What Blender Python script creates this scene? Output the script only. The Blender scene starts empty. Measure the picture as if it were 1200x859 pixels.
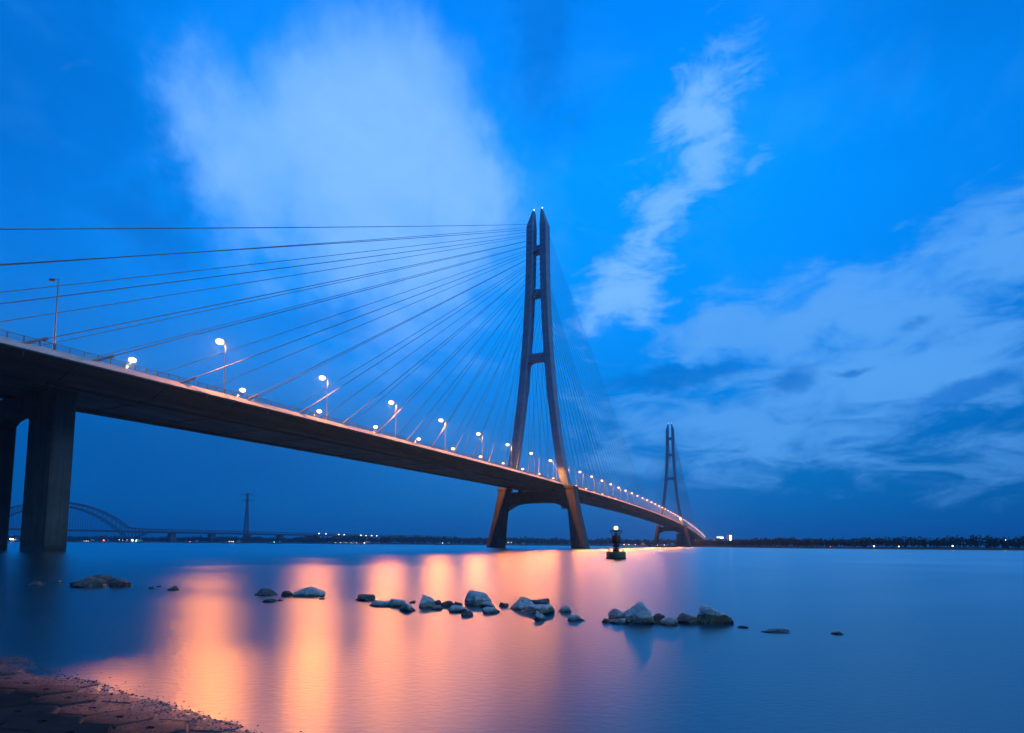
import bpy, bmesh, math, random
from mathutils import Vector, Matrix, noise
random.seed(11)
C = bpy.context.scene.collection
SC = bpy.context.scene
R = math.radians
sin, cos, PI = math.sin, math.cos, math.pi

# ------------------------------------------------------------------ helpers
class MB:
    """collects vertices and faces, builds ONE mesh object"""
    def __init__(s): s.v = []; s.f = []; s.sm = []
    def add(s, vs, fs, smooth=False):
        b = len(s.v); s.v += [tuple(v) for v in vs]
        s.f += [tuple(b + i for i in f) for f in fs]; s.sm += [smooth] * len(fs)
        return s
    def box(s, c, d, rz=0, taper=1.0):
        x, y, z = d[0] / 2, d[1] / 2, d[2] / 2
        vs = []
        for sz in (-1, 1):
            k = taper if sz > 0 else 1
            for sx, sy in ((-1, -1), (1, -1), (1, 1), (-1, 1)):
                px, py = sx * x * k, sy * y * k
                vs.append((c[0] + px * cos(rz) - py * sin(rz), c[1] + px * sin(rz) + py * cos(rz), c[2] + sz * z))
        return s.add(vs, [(3, 2, 1, 0), (4, 5, 6, 7), (0, 1, 5, 4), (1, 2, 6, 5), (2, 3, 7, 6), (3, 0, 4, 7)])
    def tube(s, p, q, r0, r1=None, n=8, smooth=True, caps=True):
        r1 = r0 if r1 is None else r1
        p = Vector(p); q = Vector(q); d = (q - p).normalized()
        a = d.cross(Vector((0, 0, 1)));
        if a.length < 1e-4: a = Vector((1, 0, 0))
        a.normalize(); b = d.cross(a)
        vs = []
        for c, r in ((p, r0), (q, r1)):
            for i in range(n):
                t = 2 * PI * i / n; vs.append(c + a * (r * cos(t)) + b * (r * sin(t)))
        fs = [(i, (i + 1) % n, n + (i + 1) % n, n + i) for i in range(n)]
        s.add(vs, fs, smooth)
        if caps: s.add(vs[:n], [tuple(reversed(range(n)))]); s.add(vs[n:], [tuple(range(n))])
        return s
    def path(s, pts, r, n=6):
        for a, b in zip(pts, pts[1:]): s.tube(a, b, r, r, n)
        return s
    def loft(s, secs, caps=True, smooth=False):
        n = len(secs[0]); vs = [v for sec in secs for v in sec]
        fs = []
        for k in range(len(secs) - 1):
            for i in range(n):
                j = (i + 1) % n; fs.append((k * n + i, k * n + j, (k + 1) * n + j, (k + 1) * n + i))
        s.add(vs, fs, smooth)
        if caps: s.add(secs[0], [tuple(reversed(range(n)))]); s.add(secs[-1], [tuple(range(n))])
        return s
    def lathe(s, prof, c=(0, 0, 0), n=24, smooth=True):
        secs = [[(c[0] + r * cos(2 * PI * i / n), c[1] + r * sin(2 * PI * i / n), c[2] + z) for i in range(n)] for r, z in prof]
        return s.loft(secs, True, smooth)
    def ball(s, c, r, n=10, m=7, sz=1.0, sx=1.0):
        prof = [(max(r * sin(PI * k / m), 1e-3), -r * sz * cos(PI * k / m)) for k in range(m + 1)]
        secs = [[(c[0] + q * sx * cos(2 * PI * i / n), c[1] + q * sin(2 * PI * i / n), c[2] + z) for i in range(n)] for q, z in prof]
        return s.loft(secs, True, True)
    def build(s, name, mat, parent=None):
        me = bpy.data.meshes.new(name); me.from_pydata(s.v, [], s.f)
        me.polygons.foreach_set('use_smooth', s.sm); me.update()
        bm = bmesh.new(); bm.from_mesh(me); bmesh.ops.recalc_face_normals(bm, faces=bm.faces); bm.to_mesh(me); bm.free()
        if mat: me.materials.append(mat)
        o = bpy.data.objects.new(name, me); C.objects.link(o)
        if parent: o.parent = parent
        return o

def tag(o, label=None, cat=None, group=None, kind=None):
    if label: o['label'] = label
    if cat: o['category'] = cat
    if group: o['group'] = group
    if kind: o['kind'] = kind
    return o
def empty(name, loc=(0, 0, 0), rz=0, label=None, cat=None, group=None, parent=None):
    o = bpy.data.objects.new(name, None); C.objects.link(o); o.empty_display_size = .2
    o.location = loc; o.rotation_euler = (0, 0, rz)
    if parent: o.parent = parent
    return tag(o, label, cat, group)
def copy_tree(o, parent=None, kids=None):
    c = o.copy(); C.objects.link(c); c.parent = parent
    for ch in KIDS.get(o.name, []): 
        d = copy_tree(ch, c)
    return c
KIDS = {}
def index_kids():
    KIDS.clear()
    for ob in bpy.data.objects:
        if ob.parent: KIDS.setdefault(ob.parent.name, []).append(ob)

# ------------------------------------------------------------------ node helpers
class NT:
    def __init__(s, nt): s.t = nt; s.n = nt.nodes; s.l = nt.links
    def node(s, ty, **kw):
        n = s.n.new(ty)
        for k, v in kw.items(): setattr(n, k, v)
        return n
    def put(s, sock, v):
        if isinstance(v, bpy.types.NodeSocket): s.l.new(v, sock)
        elif v is not None:
            if hasattr(sock.default_value, '__len__') and not hasattr(v, '__len__'): v = (v,) * len(sock.default_value)
            if hasattr(v, '__len__') and hasattr(sock.default_value, '__len__') and len(v) == 3 and len(sock.default_value) == 4: v = (*v, 1)
            sock.default_value = v
    def math(s, op, a, b=None, c=None, clamp=False):
        n = s.node('ShaderNodeMath', operation=op, use_clamp=clamp)
        s.put(n.inputs[0], a)
        if b is not None: s.put(n.inputs[1], b)
        if c is not None: s.put(n.inputs[2], c)
        return n.outputs[0]
    def vmath(s, op, a, b=None, scale=None):
        n = s.node('ShaderNodeVectorMath', operation=op)
        s.put(n.inputs[0], a)
        if b is not None: s.put(n.inputs[1], b)
        if scale is not None: s.put(n.inputs['Scale'], scale)
        return n.outputs['Value'] if op in ('DOT_PRODUCT', 'LENGTH', 'DISTANCE') else n.outputs[0]
    def xyz(s, x, y, z=0.0):
        n = s.node('ShaderNodeCombineXYZ')
        for i, v in enumerate((x, y, z)): s.put(n.inputs[i], v)
        return n.outputs[0]
    def sep(s, v):
        n = s.node('ShaderNodeSeparateXYZ'); s.put(n.inputs[0], v); return n.outputs
    def noise(s, vec, scale, detail=4, rough=.55, dist=0.0, col=False):
        n = s.node('ShaderNodeTexNoise'); s.put(n.inputs['Vector'], vec); s.put(n.inputs['Scale'], scale)
        s.put(n.inputs['Detail'], detail); s.put(n.inputs['Roughness'], rough); s.put(n.inputs['Distortion'], dist)
        return n.outputs['Color' if col else 'Fac']
    def ramp(s, fac, stops, interp='LINEAR'):
        n = s.node('ShaderNodeValToRGB'); n.color_ramp.interpolation = interp
        e = n.color_ramp.elements
        while len(e) < len(stops): e.new(.5)
        for k, (p, c) in enumerate(stops):
            e[k].position = p; e[k].color = (*c, 1) if len(c) == 3 else c
        s.put(n.inputs[0], fac); return n.outputs[0]
    def map(s, v, a, b, c=0.0, d=1.0, smooth=False):
        n = s.node('ShaderNodeMapRange'); n.interpolation_type = 'SMOOTHSTEP' if smooth else 'LINEAR'
        for i, x in enumerate((v, a, b, c, d)): s.put(n.inputs[i], x)
        return n.outputs[0]
    def mix(s, f, a, b, mode='MIX'):
        n = s.node('ShaderNodeMix', data_type='RGBA', blend_type=mode)
        s.put(n.inputs[0], f); s.put(n.inputs[6], a); s.put(n.inputs[7], b); return n.outputs[2]
    def bump(s, h, strength, dist=.1, nrm=None):
        n = s.node('ShaderNodeBump'); s.put(n.inputs['Height'], h); s.put(n.inputs['Strength'], strength); s.put(n.inputs['Distance'], dist)
        if nrm: s.put(n.inputs['Normal'], nrm)
        return n.outputs[0]

def material(name, fn):
    m = bpy.data.materials.new(name); m.use_nodes = True
    t = NT(m.node_tree); b = m.node_tree.nodes['Principled BSDF']
    fn(t, b); return m
def weathered(name, col, col2, scale=.4, rough=.7, rough2=.9, metal=0.0, bump=.3, bdist=.05, seam=None, streak=True):
    def fn(t, b):
        tc = t.node('ShaderNodeTexCoord').outputs['Object']
        n1 = t.noise(tc, scale, 6, .65)
        if streak:
            n2 = t.noise(t.vmath('MULTIPLY', tc, (1.6, 1.6, .12)), 1.0, 4, .6)
            f = t.math('ADD', t.math('MULTIPLY', n1, .6), t.math('MULTIPLY', n2, .4))
        else: f = n1
        c = t.mix(t.map(f, .36, .64), col, col2)
        if seam:
            z = t.sep(tc)[2]
            fr = t.math('FRACT', t.math('DIVIDE', z, seam))
            ln = t.math('LESS_THAN', fr, .035)
            c = t.mix(t.math('MULTIPLY', ln, .55), c, (.03, .03, .03))
            sh = t.math('MULTIPLY', t.math('FLOOR', t.math('DIVIDE', z, seam)), .37)
            pv = t.math('FRACT', t.math('MULTIPLY', t.math('SINE', t.math('MULTIPLY', sh, 91.7)), 43.7))
            c = t.mix(t.math('MULTIPLY', pv, .22), c, (.12, .12, .12))
        t.put(b.inputs['Base Color'], c)
        t.put(b.inputs['Roughness'], t.map(n1, .3, .7, rough, rough2)); b.inputs['Metallic'].default_value = metal
        t.put(b.inputs['Normal'], t.bump(t.noise(tc, scale * 8, 5, .6), bump, bdist))
    return material(name, fn)
def glow(name, col, strength):
    m = bpy.data.materials.new(name); m.use_nodes = True; nt = m.node_tree; nt.nodes.clear()
    e = nt.nodes.new('ShaderNodeEmission'); e.inputs[0].default_value = (*col, 1); e.inputs[1].default_value = strength
    o = nt.nodes.new('ShaderNodeOutputMaterial'); nt.links.new(e.outputs[0], o.inputs[0])
    m.cycles.emission_sampling = 'NONE'
    return m
HAZE = 0.00018
SKY = 1.25

M = {}
M['steel'] = weathered('pylon_steel_paint', (.26, .37, .50), (.20, .29, .40), .15, .55, .75, seam=7.4)
def _conc(t, b_):
    tc = t.node('ShaderNodeTexCoord').outputs['Object']
    n1 = t.noise(tc, .25, 6, .65); n2 = t.noise(t.vmath('MULTIPLY', tc, (1.4, 1.4, .07)), 1.0, 5, .65); n3 = t.noise(tc, 2.2, 6, .6)
    c = t.mix(t.map(t.math('ADD', t.math('MULTIPLY', n1, .5), t.math('MULTIPLY', n2, .5)), .38, .62), (.12, .12, .115), (.06, .062, .062))
    z = t.sep(tc)[2]; zz = t.math('ADD', z, t.math('MULTIPLY', t.math('SUBTRACT', n3, .5), 1.2))
    c = t.mix(t.map(zz, 1.4, .7), c, (.035, .038, .03)); c = t.mix(t.map(n3, .55, .75, 0, .4), c, (.07, .07, .07))
    fr = t.math('FRACT', t.math('DIVIDE', z, 4.5)); c = t.mix(t.math('MULTIPLY', t.math('LESS_THAN', fr, .012), .3), c, (.04, .04, .04))
    t.put(b_.inputs['Base Color'], c); t.put(b_.inputs['Roughness'], t.map(zz, .6, 1.4, .35, .88))
    t.put(b_.inputs['Normal'], t.bump(n3, .4, .08))
M['concrete'] = material('pier_concrete', _conc)
def _deck(t, b_):
    tc = t.node('ShaderNodeTexCoord').outputs['Object']
    n1 = t.noise(t.vmath('MULTIPLY', tc, (.5, .06, .5)), 1.0, 6, .65); n2 = t.noise(t.vmath('MULTIPLY', tc, (.15, 1.3, .15)), 1.0, 5, .6)
    c = t.mix(t.map(n1, .35, .65), (.15, .135, .13), (.095, .088, .085)); c = t.mix(t.map(n2, .58, .75, 0, .5), c, (.05, .045, .042))
    s_ = t.sep(tc)[1]; fr = t.math('FRACT', t.math('DIVIDE', s_, 15.0)); c = t.mix(t.math('MULTIPLY', t.math('LESS_THAN', fr, .014), .7), c, (.02, .02, .02))
    pv = t.math('FRACT', t.math('MULTIPLY', t.math('SINE', t.math('MULTIPLY', t.math('FLOOR', t.math('DIVIDE', s_, 15.0)), 12.9)), 43.7))
    c = t.mix(t.math('MULTIPLY', pv, .3), c, (.06, .055, .055))
    t.put(b_.inputs['Base Color'], c); t.put(b_.inputs['Roughness'], t.map(n1, .3, .7, .55, .8)); t.put(b_.inputs['Normal'], t.bump(n2, .3, .08))
M['deck'] = material('girder_paint', _deck)
M['edge'] = weathered('parapet_concrete', (.55, .53, .50), (.42, .40, .38), .5, .7, .9)
M['asphalt'] = weathered('asphalt', (.055, .055, .055), (.04, .04, .04), .6, .85, .95, streak=False)
M['paint'] = weathered('road_paint', (.75, .75, .72), (.6, .6, .58), 2, .6, .8, streak=False)
M['rail'] = weathered('railing_steel', (.30, .30, .31), (.2, .2, .2), 1, .5, .7, metal=.3)
M['cable'] = weathered('cable_sheath', (.26, .27, .30), (.18, .19, .21), .3, .45, .6, streak=False, bump=.1)
M['pole'] = weathered('lamp_post_paint', (.38, .38, .38), (.3, .3, .3), 1, .4, .6, metal=.2)
M['black'] = weathered('black_steel', (.03, .03, .035), (.02, .02, .02), 2, .5, .7)
M['far'] = weathered('arch_steel', (.07, .08, .09), (.05, .055, .06), .05, .6, .8)
M['hull'] = weathered('ship_hull', (.05, .05, .06), (.07, .045, .035), .2, .6, .8)
M['cabin'] = weathered('ship_cabin_paint', (.6, .6, .58), (.45, .45, .43), .5, .5, .7)
M['bgreen'] = weathered('buoy_green_paint', (.10, .13, .05), (.16, .14, .05), 1.2, .5, .8)
M['bred'] = weathered('buoy_red_paint', (.22, .04, .03), (.12, .03, .025), 1.5, .5, .8)
M['foliage'] = weathered('foliage', (.035, .055, .025), (.06, .085, .035), .2, .8, .95, streak=False)
M['bark'] = weathered('bark', (.06, .045, .03), (.09, .07, .05), 2, .8, .95)
M['land'] = weathered('shore_soil', (.07, .065, .045), (.04, .05, .025), .02, .85, 1, streak=False)
M['wall'] = weathered('pale_wall', (.5, .5, .48), (.4, .4, .38), .2, .7, .9)
SOD = (1.0, .28, .03)
M['lamp_on'] = glow('sodium_lamp_glow', (1.0, .52, .2), 6)
M['lamp_far'] = glow('warm_white_glow', (1.0, .8, .5), 14)
M['white_on'] = glow('cool_white_glow', (.75, 1.0, .95), 5)
M['cyan_on'] = glow('teal_lamp_glow', (.2, 1.0, .75), 10)
M['red_on'] = glow('red_lamp_glow', (1.0, .16, .12), 6)
M['buoy_on'] = glow('buoy_lamp_glow', (1.0, .62, .30), 2.2)
def _lens(t, b):
    b.inputs['Base Color'].default_value = (.5, .48, .42, 1); b.inputs['Roughness'].default_value = .2
M['lens_off'] = material('unlit_lens_glass', _lens)

# ------------------------------------------------------------------ camera
cam = bpy.data.cameras.new('camera'); co = bpy.data.objects.new('camera', cam); C.objects.link(co)
F = 622.286; Y0 = 592.90; PITCH = .072794; ROLL = .007517; H = 1.778
cam.sensor_width = 36; cam.lens = F / 1200 * 36
cam.shift_y = (Y0 - 429.5) / 1200
cam.clip_start = .05; cam.clip_end = 20000
m = Matrix.Rotation(PI / 2 + PITCH, 4, 'X') @ Matrix.Rotation(ROLL, 4, 'Z')
co.matrix_world = Matrix.Translation((0, 0, H)) @ m
SC.camera = co

# ------------------------------------------------------------------ bridge frame
X1, Y1, TH = 15.361, 325.446, .413966
def W(s, w, z=0): return Vector((X1 + s * sin(TH) + w * cos(TH), Y1 + s * cos(TH) - w * sin(TH), z))
def zd(s):
    d = abs(s - 324)
    return 41.85 - 3e-5 * d * d if d < 900 else 41.85 - 24.3 - .054 * (d - 900) * .75
bridge = empty('cable_stayed_bridge', (X1, Y1, 0), -TH,
    'long cable stayed bridge with two tall A shaped pylons and a lamp lit road', 'bridge')
S0, S1 = -560, 1460
def stations(step=12):
    n = int((S1 - S0) / step); return [S0 + (S1 - S0) * i / n for i in range(n + 1)]
def extrude_along(poly, sts=None):
    mb = MB(); mb.loft([[(w, s, zd(s) + z) for w, z in poly] for s in (sts or stations())]); return mb
# girder: flat bottomed box with sloping webs
g = extrude_along([(17.7, -1.0), (17.7, -.2), (-17.7, -.2), (-17.7, -1.0), (-16.2, -1.35), (-12.2, -3.2), (12.2, -3.2), (16.2, -1.35)])
girder = g.build('girder', M['deck'], bridge)
# plate seams / stiffener ribs beneath the girder
rb = MB()
s = S0 + 6
while s < S1:
    z = zd(s)
    for a, b_ in (((16.0, -1.45), (12.3, -3.22)), ((-16.0, -1.45), (-12.3, -3.22))):
        rb.box(((a[0] + b_[0]) / 2, s, z + (a[1] + b_[1]) / 2 - .05), (abs(a[0] - b_[0]), .12, .14), 0)
    rb.box((0, s, z - 3.26), (24.2, .14, .14)); s += 15
for w in (9.2, -9.2, 3, -3):
    pass
rb.build('stiffener', M['deck'], girder)
s = -292
while s < 320:
    dp = MB(); dp.tube((17.2, s, zd(s) - 1.1), (17.2, s, zd(s) - 1.85), .09); dp.box((17.2, s, zd(s) - 1.05), (.4, .4, .2)); dp.build('drain_pipe', M['rail'], girder); s += 15
for sg in (1, -1):
    ins = extrude_along([(sg * 8.2, -3.21), (sg * 8.2, -3.62), (sg * 8.75, -3.62), (sg * 8.75, -3.21)])
    ins.build('inspection_rail', M['deck'], girder)
extrude_along([(17.0, -.2), (17.0, -.12), (-17.0, -.12), (-17.0, -.2)]).build('roadway', M['asphalt'], bridge)
lm = MB()
for w in (-14.6, 14.6, -1.2, 1.2):
    lm.loft([[(w - .08, s, zd(s) - .115), (w + .08, s, zd(s) - .115)] for s in stations()], caps=False)
for w in (-10.2, -5.8, 5.8, 10.2):
    s = S0 + 5
    while s < S1 - 8:
        lm.add([(w - .08, s, zd(s) - .115), (w + .08, s, zd(s) - .115), (w + .08, s + 6, zd(s + 6) - .115), (w - .08, s + 6, zd(s + 6) - .115)], [(0, 1, 2, 3)]); s += 15
lm.build('lane_marking', M['paint'], bridge)
for sg in (1, -1):
    # bright parapet strip standing proud of the girder edge, top chamfered outwards
    extrude_along([(sg * 16.95, -.19), (sg * 16.95, .36), (sg * 17.25, .36), (sg * 18.5, -.92), (sg * 18.42, -1.05), (sg * 17.72, -1.02)]).build('parapet', M['edge'], bridge)
    rl = MB()
    for zz, r in ((.62, .035), (.95, .035), (1.32, .05)):
        rl.loft([[(sg * 17.1 + r * a, s, zd(s) + zz + r * b_) for a, b_ in ((-1, -1), (1, -1), (1, 1), (-1, 1))] for s in stations(10)])
    s = S0 + 2
    while s < S1:
        near = s < 160
        rl.box((sg * 17.1, s, zd(s) + .85), (.12, .16, 1.0)); 
        s += 2.0 if near else 4.0
    rl.build('railing', M['rail'], bridge)
md = extrude_along([(-.35, -.12), (-.18, .75), (.18, .75), (.35, -.12)]); md.build('median_barrier', M['edge'], bridge)

# pylons ----------------------------------------------------------
OUT = [(37.0, 21.6), (45, 19.5), (52, 18.1), (60, 16.7), (70, 15.2), (80, 13.9), (93, 12.3), (107, 10.9), (120, 9.8), (135, 8.8), (150, 8.0), (165, 7.4), (180, 7.0), (204.5, 6.75)]
def athick(z): return 4.6 if z > 80 else 4.6 + (80 - z) * .004
def outer(z):
    for (a, x), (b_, y) in zip(OUT, OUT[1:]):
        if a <= z <= b_: return x + (y - x) * (z - a) / (b_ - a)
    return OUT[0][1] if z < OUT[0][0] else OUT[-1][1]
def pylon(s0):
    p = empty('pylon', (0, s0, 0), 0, parent=bridge)
    for sg in (-1, 1):
        lo = MB()
        def sec(z, wo, wi, b, ch=.35):
            a0, a1 = sorted((sg * wo, sg * wi))
            return [(a0 + ch, -b / 2, z), (a1 - ch, -b / 2, z), (a1, -b / 2 + ch, z), (a1, b / 2 - ch, z), (a1 - ch, b / 2, z), (a0 + ch, b / 2, z), (a0, b / 2 - ch, z), (a0, -b / 2 + ch, z)]
        lo.loft([sec(-4, 33.0, 24.0, 11.5), sec(.0, 31.9, 23.4, 11), sec(18, 27.9, 21.6, 9.6), sec(36.4, 24.3, 19.0, 8.4)])
        lg = lo.build('leg', M['concrete'], p)
        cp = MB(); cp.loft([sec(35.4, 25.0, 18.3, 9.4), sec(36.6, 25.2, 18.1, 9.6), sec(37.2, 24.6, 18.7, 9.0)]); cp.build('leg_cap', M['concrete'], lg)
        up = MB(); secs = []
        z = 37.2
        while z < 204: 
            secs.append(sec(z, outer(z), outer(z) - athick(z), 7.4, .45)); z += 5
        secs.append(sec(204.5, outer(204.5), outer(204.5) - 4.6, 7.4, .45))
        top = sec(214.6, 3.55, 2.2, 3.6, .25); secs.append(top)
        up.loft(secs); ul = up.build('tower_leg', M['steel'], p)
        # service platform on the inner face under the girder
        pf = MB(); pf.box((sg * 18.6, -2.6, 23.5), (3.6, 3.2, .5)); pf.box((sg * 17.0, -2.6, 24.3), (.12, 3.2, 1.1)); pf.build('service_platform', M['rail'], p)
        be = MB(); be.tube((sg * 2.8, 0, 214.4), (sg * 2.8, 0, 216.2), .10); bo = be.build('beacon', M['black'], p)
        bl = MB(); bl.ball((sg * 2.8, 0, 216.5), .3, 8, 6); bl.build('beacon_lamp', M['white_on'], bo)
        fm = MB(); fm.box((sg * 16.3, -6.5, zd(s0) + .35), (.7, .5, .6)); fm.tube((sg * 16.3, -6.5, zd(s0) - .15), (sg * 16.3, -6.5, zd(s0) + .1), .12)
        fm.build('floodlight', M['black'], p)
        ld = bpy.data.lights.new('flood_beam', 'SPOT'); ld.energy = 2800; ld.color = SOD; ld.shadow_soft_size = .25; ld.spot_size = R(60); ld.spot_blend = 1.0
        fo = bpy.data.objects.new('flood_beam', ld); C.objects.link(fo); fo.parent = p; fo.location = (sg * 16.3, -6.5, zd(s0) + .8); fo.rotation_euler = (R(180 - 24), 0, 0)
    def beam(z0, z1, arch, b, mat=M['steel']):
        n = 18; secs = []
        zc = (z0 + z1) / 2; w0 = outer(zc) - 2.6
        for i in range(n + 1):
            w = -w0 + 2 * w0 * i / n; t = abs(w / (w0 - 1.2)); zb = z0 - arch * max(0, t) ** 3.0
            secs.append([(w, -b / 2, zb), (w, b / 2, zb), (w, b / 2, z1), (w, -b / 2, z1)])
        MB().loft(secs).build('cross_beam', mat, p)
    beam(187.0, 190.6, .5, 5.6); beam(158.2, 161.8, .6, 5.6); beam(116.6, 120.6, 1.8, 6.2)
    # lower cross beam, arched soffit
    n = 24; secs = []
    for i in range(n + 1):
        w = -21.0 + 42.0 * i / n; t = min(1, abs(w) / 20.0); zb = 27.4 - 4.6 * t ** 4
        secs.append([(w, -3.6, zb), (w, 3.6, zb), (w, 3.6, 34.2), (w, -3.6, 34.2)])
    MB().loft(secs).build('cross_beam', M['concrete'], p)
    bg = MB()
    for w in (-11, 11): MB().box((w, 0, 34.75), (2.4, 2.4, 1.3)).build('bearing', M['black'], p)
    for sg in (-1, 1): MB().loft([[(sg * 28.5 + 9.0 * cos(a) , 9.5 * sin(a), z) for a in [2 * PI * i / 32 for i in range(32)]] for z in (-4, -.35)]).build('footing', M['concrete'], p)
    return p
T = [pylon(0), pylon(648)]

# stay cables ------------------------------------------------------
def dist_anchor(k, side):
    if side and k >= 18: return {18: 262.5, 19: 274.3, 20: 285.5, 21: 296}[k]
    return 15 * k - 2
cab = []
for ti, ts in ((0, 0), (1, 648)):
    for k in range(1, 22):
        zt = 203.2 - 2.95 * (21 - k)
        for fwd in (-1, 1):
            side = (ti == 0 and fwd < 0) or (ti == 1 and fwd > 0)
            sa = ts + fwd * dist_anchor(k, side)
            for sg in (1, -1):
                wt = sg * (outer(zt) - 2.0)
                cab.append(((sg * 17.35, sa, zd(sa) - .1), (wt, ts + fwd * 3.5, zt), ti, fwd, sg, k))
cw = (116.9, -304.0)
def key(c):
    mx = (c[0][0] + c[1][0]) / 2, (c[0][1] + c[1][1]) / 2
    return (c[2], math.hypot(mx[0] - cw[0], mx[1] - cw[1]) if c[2] else 0)
cab.sort(key=key)
def cable_mb(mb, c):
    a, b_ = Vector(c[0]), Vector(c[1]); d = b_ - a; L = d.length
    N = 14; pts = []
    for i in range(N + 1):
        t = i / N; q = a + d * t; q.z -= 4 * (L / 330) ** 2 * .5 * t * (1 - t); pts.append(q)
    rr = .095
    for p_, q_ in zip(pts, pts[1:]): mb.tube(p_, q_, rr, rr, 6, caps=False)
    u = (pts[1] - pts[0]).normalized()
    mb.tube(a, a + u * 3.4, .24, .22, 8)          # steel guard tube
    mb.tube(a + u * 3.4, a + u * 3.9, .3, .3, 8)  # damper collar
    return mb
for c in cab[:100]: cable_mb(MB(), c).build('stay_cable', M['cable'], bridge)
rest = MB()
for c in cab[100:]: cable_mb(rest, c)
tag(rest.build('stay_cable', M['cable'], bridge), kind='stuff')

# piers -------------------------------------------------------------
def pier(s, z0=-3):
    z1 = zd(s) - 3.3
    p = empty('pier', (0, s, 0), 0, parent=bridge)
    for wc in (2.4, -17.2):
        mb = MB(); ch = .25
        def sec(z, w, d):
            return [(wc - w + ch, -d, z), (wc + w - ch, -d, z), (wc + w, -d + ch, z), (wc + w, d - ch, z), (wc + w - ch, d, z), (wc - w + ch, d, z), (wc - w, d - ch, z), (wc - w, -d + ch, z)]
        mb.loft([sec(z0, 4.1, 1.65), sec(z1, 4.15, 1.65)]); mb.build('column', M['concrete'], p)
    n = 14; secs = []
    for i in range(n + 1):
        w = -20.5 + 26 * i / n; t = min(1, abs(w + 7.4) / 5.6); zb = z1 - 3.4 - 1.8 * t ** 3
        secs.append([(w, -1.3, zb), (w, 1.3, zb), (w, 1.3, z1 - .02), (w, -1.3, z1 - .02)])
    MB().loft(secs).build('cap_beam', M['concrete'], p)
    for w in (-17, -7.4, 2.4): MB().box((w, 0, z1 + .05), (1.4, 1.4, .3)).build('bearing', M['black'], p)
for s in (-250.9, -314, -377, 905, 968, 1031, 1094, 1157, 1220, 1283, 1346): pier(s)

# street lamps -------------------------------------------------------
HL = 11.95
def make_lamp(lit, light_on=True):
    r = empty('street_lamp')
    pm = MB(); pm.tube((0, 0, -.15), (0, 0, 1.2), .15, .14, 10); pm.tube((0, 0, 1.2), (0, 0, HL + .1), .13, .075, 10); pm.box((0, 0, -.1), (.5, .5, .12))
    pm.build('pole', M['pole'], r)
    am = MB(); am.path([(0, 0, HL), (-.4, 0, HL + .22), (-1.0, 0, HL + .34), (-1.5, 0, HL + .36)], .05); am.build('arm', M['pole'], r)
    hm = MB()
    hm.loft([[(x, w * a, HL + .38 + z * b_) for a, b_ in ((-1, -.3), (1, -.3), (.8, .8), (0, 1.2), (-.8, .8))] for x, w, z in ((-1.3, .12, .08), (-1.5, .28, .13), (-2.1, .34, .15), (-2.55, .2, .08))])
    ho = hm.build('lamp_head', M['pole'], r)
    lz = MB(); lz.ball((-1.95, 0, HL - .04), .76, 16, 12, .74, 1.08) if lit else lz.ball((-2.0, 0, HL + .3), .24, 12, 8, .4, 1.6)
    lz.build('lens', M['lamp_on'] if lit else M['lens_off'], ho)
    if lit:
        ld = bpy.data.lights.new('sodium_light', 'SPOT'); ld.energy = LAMP_W; ld.color = SOD; ld.shadow_soft_size = .22; ld.spot_size = PI; ld.spot_blend = .32
        lo = bpy.data.objects.new('sodium_light', ld); C.objects.link(lo); lo.parent = r; lo.location = (-1.95, 0, HL - .92)
    return r
LAMP_W = 31000
unlit = make_lamp(False); lit = make_lamp(True); index_kids()
ORD = ['first', 'second', 'third', 'fourth', 'fifth', 'sixth', 'seventh', 'eighth', 'ninth', 'tenth', 'eleventh', 'twelfth', 'thirteenth', 'fourteenth', 'fifteenth',
       'sixteenth', 'seventeenth', 'eighteenth', 'nineteenth', 'twentieth', 'twenty-first', 'twenty-second', 'twenty-third', 'twenty-fourth', 'twenty-fifth', 'twenty-sixth']
first_used = {'u': False, 'l': False}
L0, LS = -228.0, 30.06
ks = list(range(-1, 50))
for side in (1, -1):
    sname = 'near' if side > 0 else 'far'
    sv = [(k, L0 + LS * k) for k in ks]
    bef = [s for k, s in sv if s < 0 and not (side > 0 and k == -1)]
    mid = [s for k, s in sv if 0 <= s < 648]; aft = [s for k, s in sv if s >= 648]
    for k, s in sv:
        off = (side > 0 and k == -1)
        src = unlit if off else lit
        key_ = 'u' if off else 'l'
        if not first_used[key_]: o = src; first_used[key_] = True
        else: o = copy_tree(src)
        o.location = W(s, side * 16.8, zd(s) + .0)
        o.rotation_euler = (0, 0, -TH if side > 0 else PI - TH)
        if off: lab = 'unlit grey street lamp on the bridge edge above the near concrete pier'
        elif s < 0: lab = f'lit orange street lamp on the {sname} deck edge, {ORD[bef.index(s)]} from the photo left before the big pylon'
        elif s < 648: lab = f'lit orange street lamp on the {sname} deck edge, {ORD[mid.index(s)]} past the big pylon'
        else: lab = f'small lit street lamp on the {sname} deck edge, {ORD[aft.index(s)]} past the distant pylon'
        if not off and lab.count(' ') > 15: lab = lab.replace('lit orange street lamp', 'lit lamp')
        tag(o, lab, 'street lamp', 'street lamps along both edges of the bridge deck')

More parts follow.
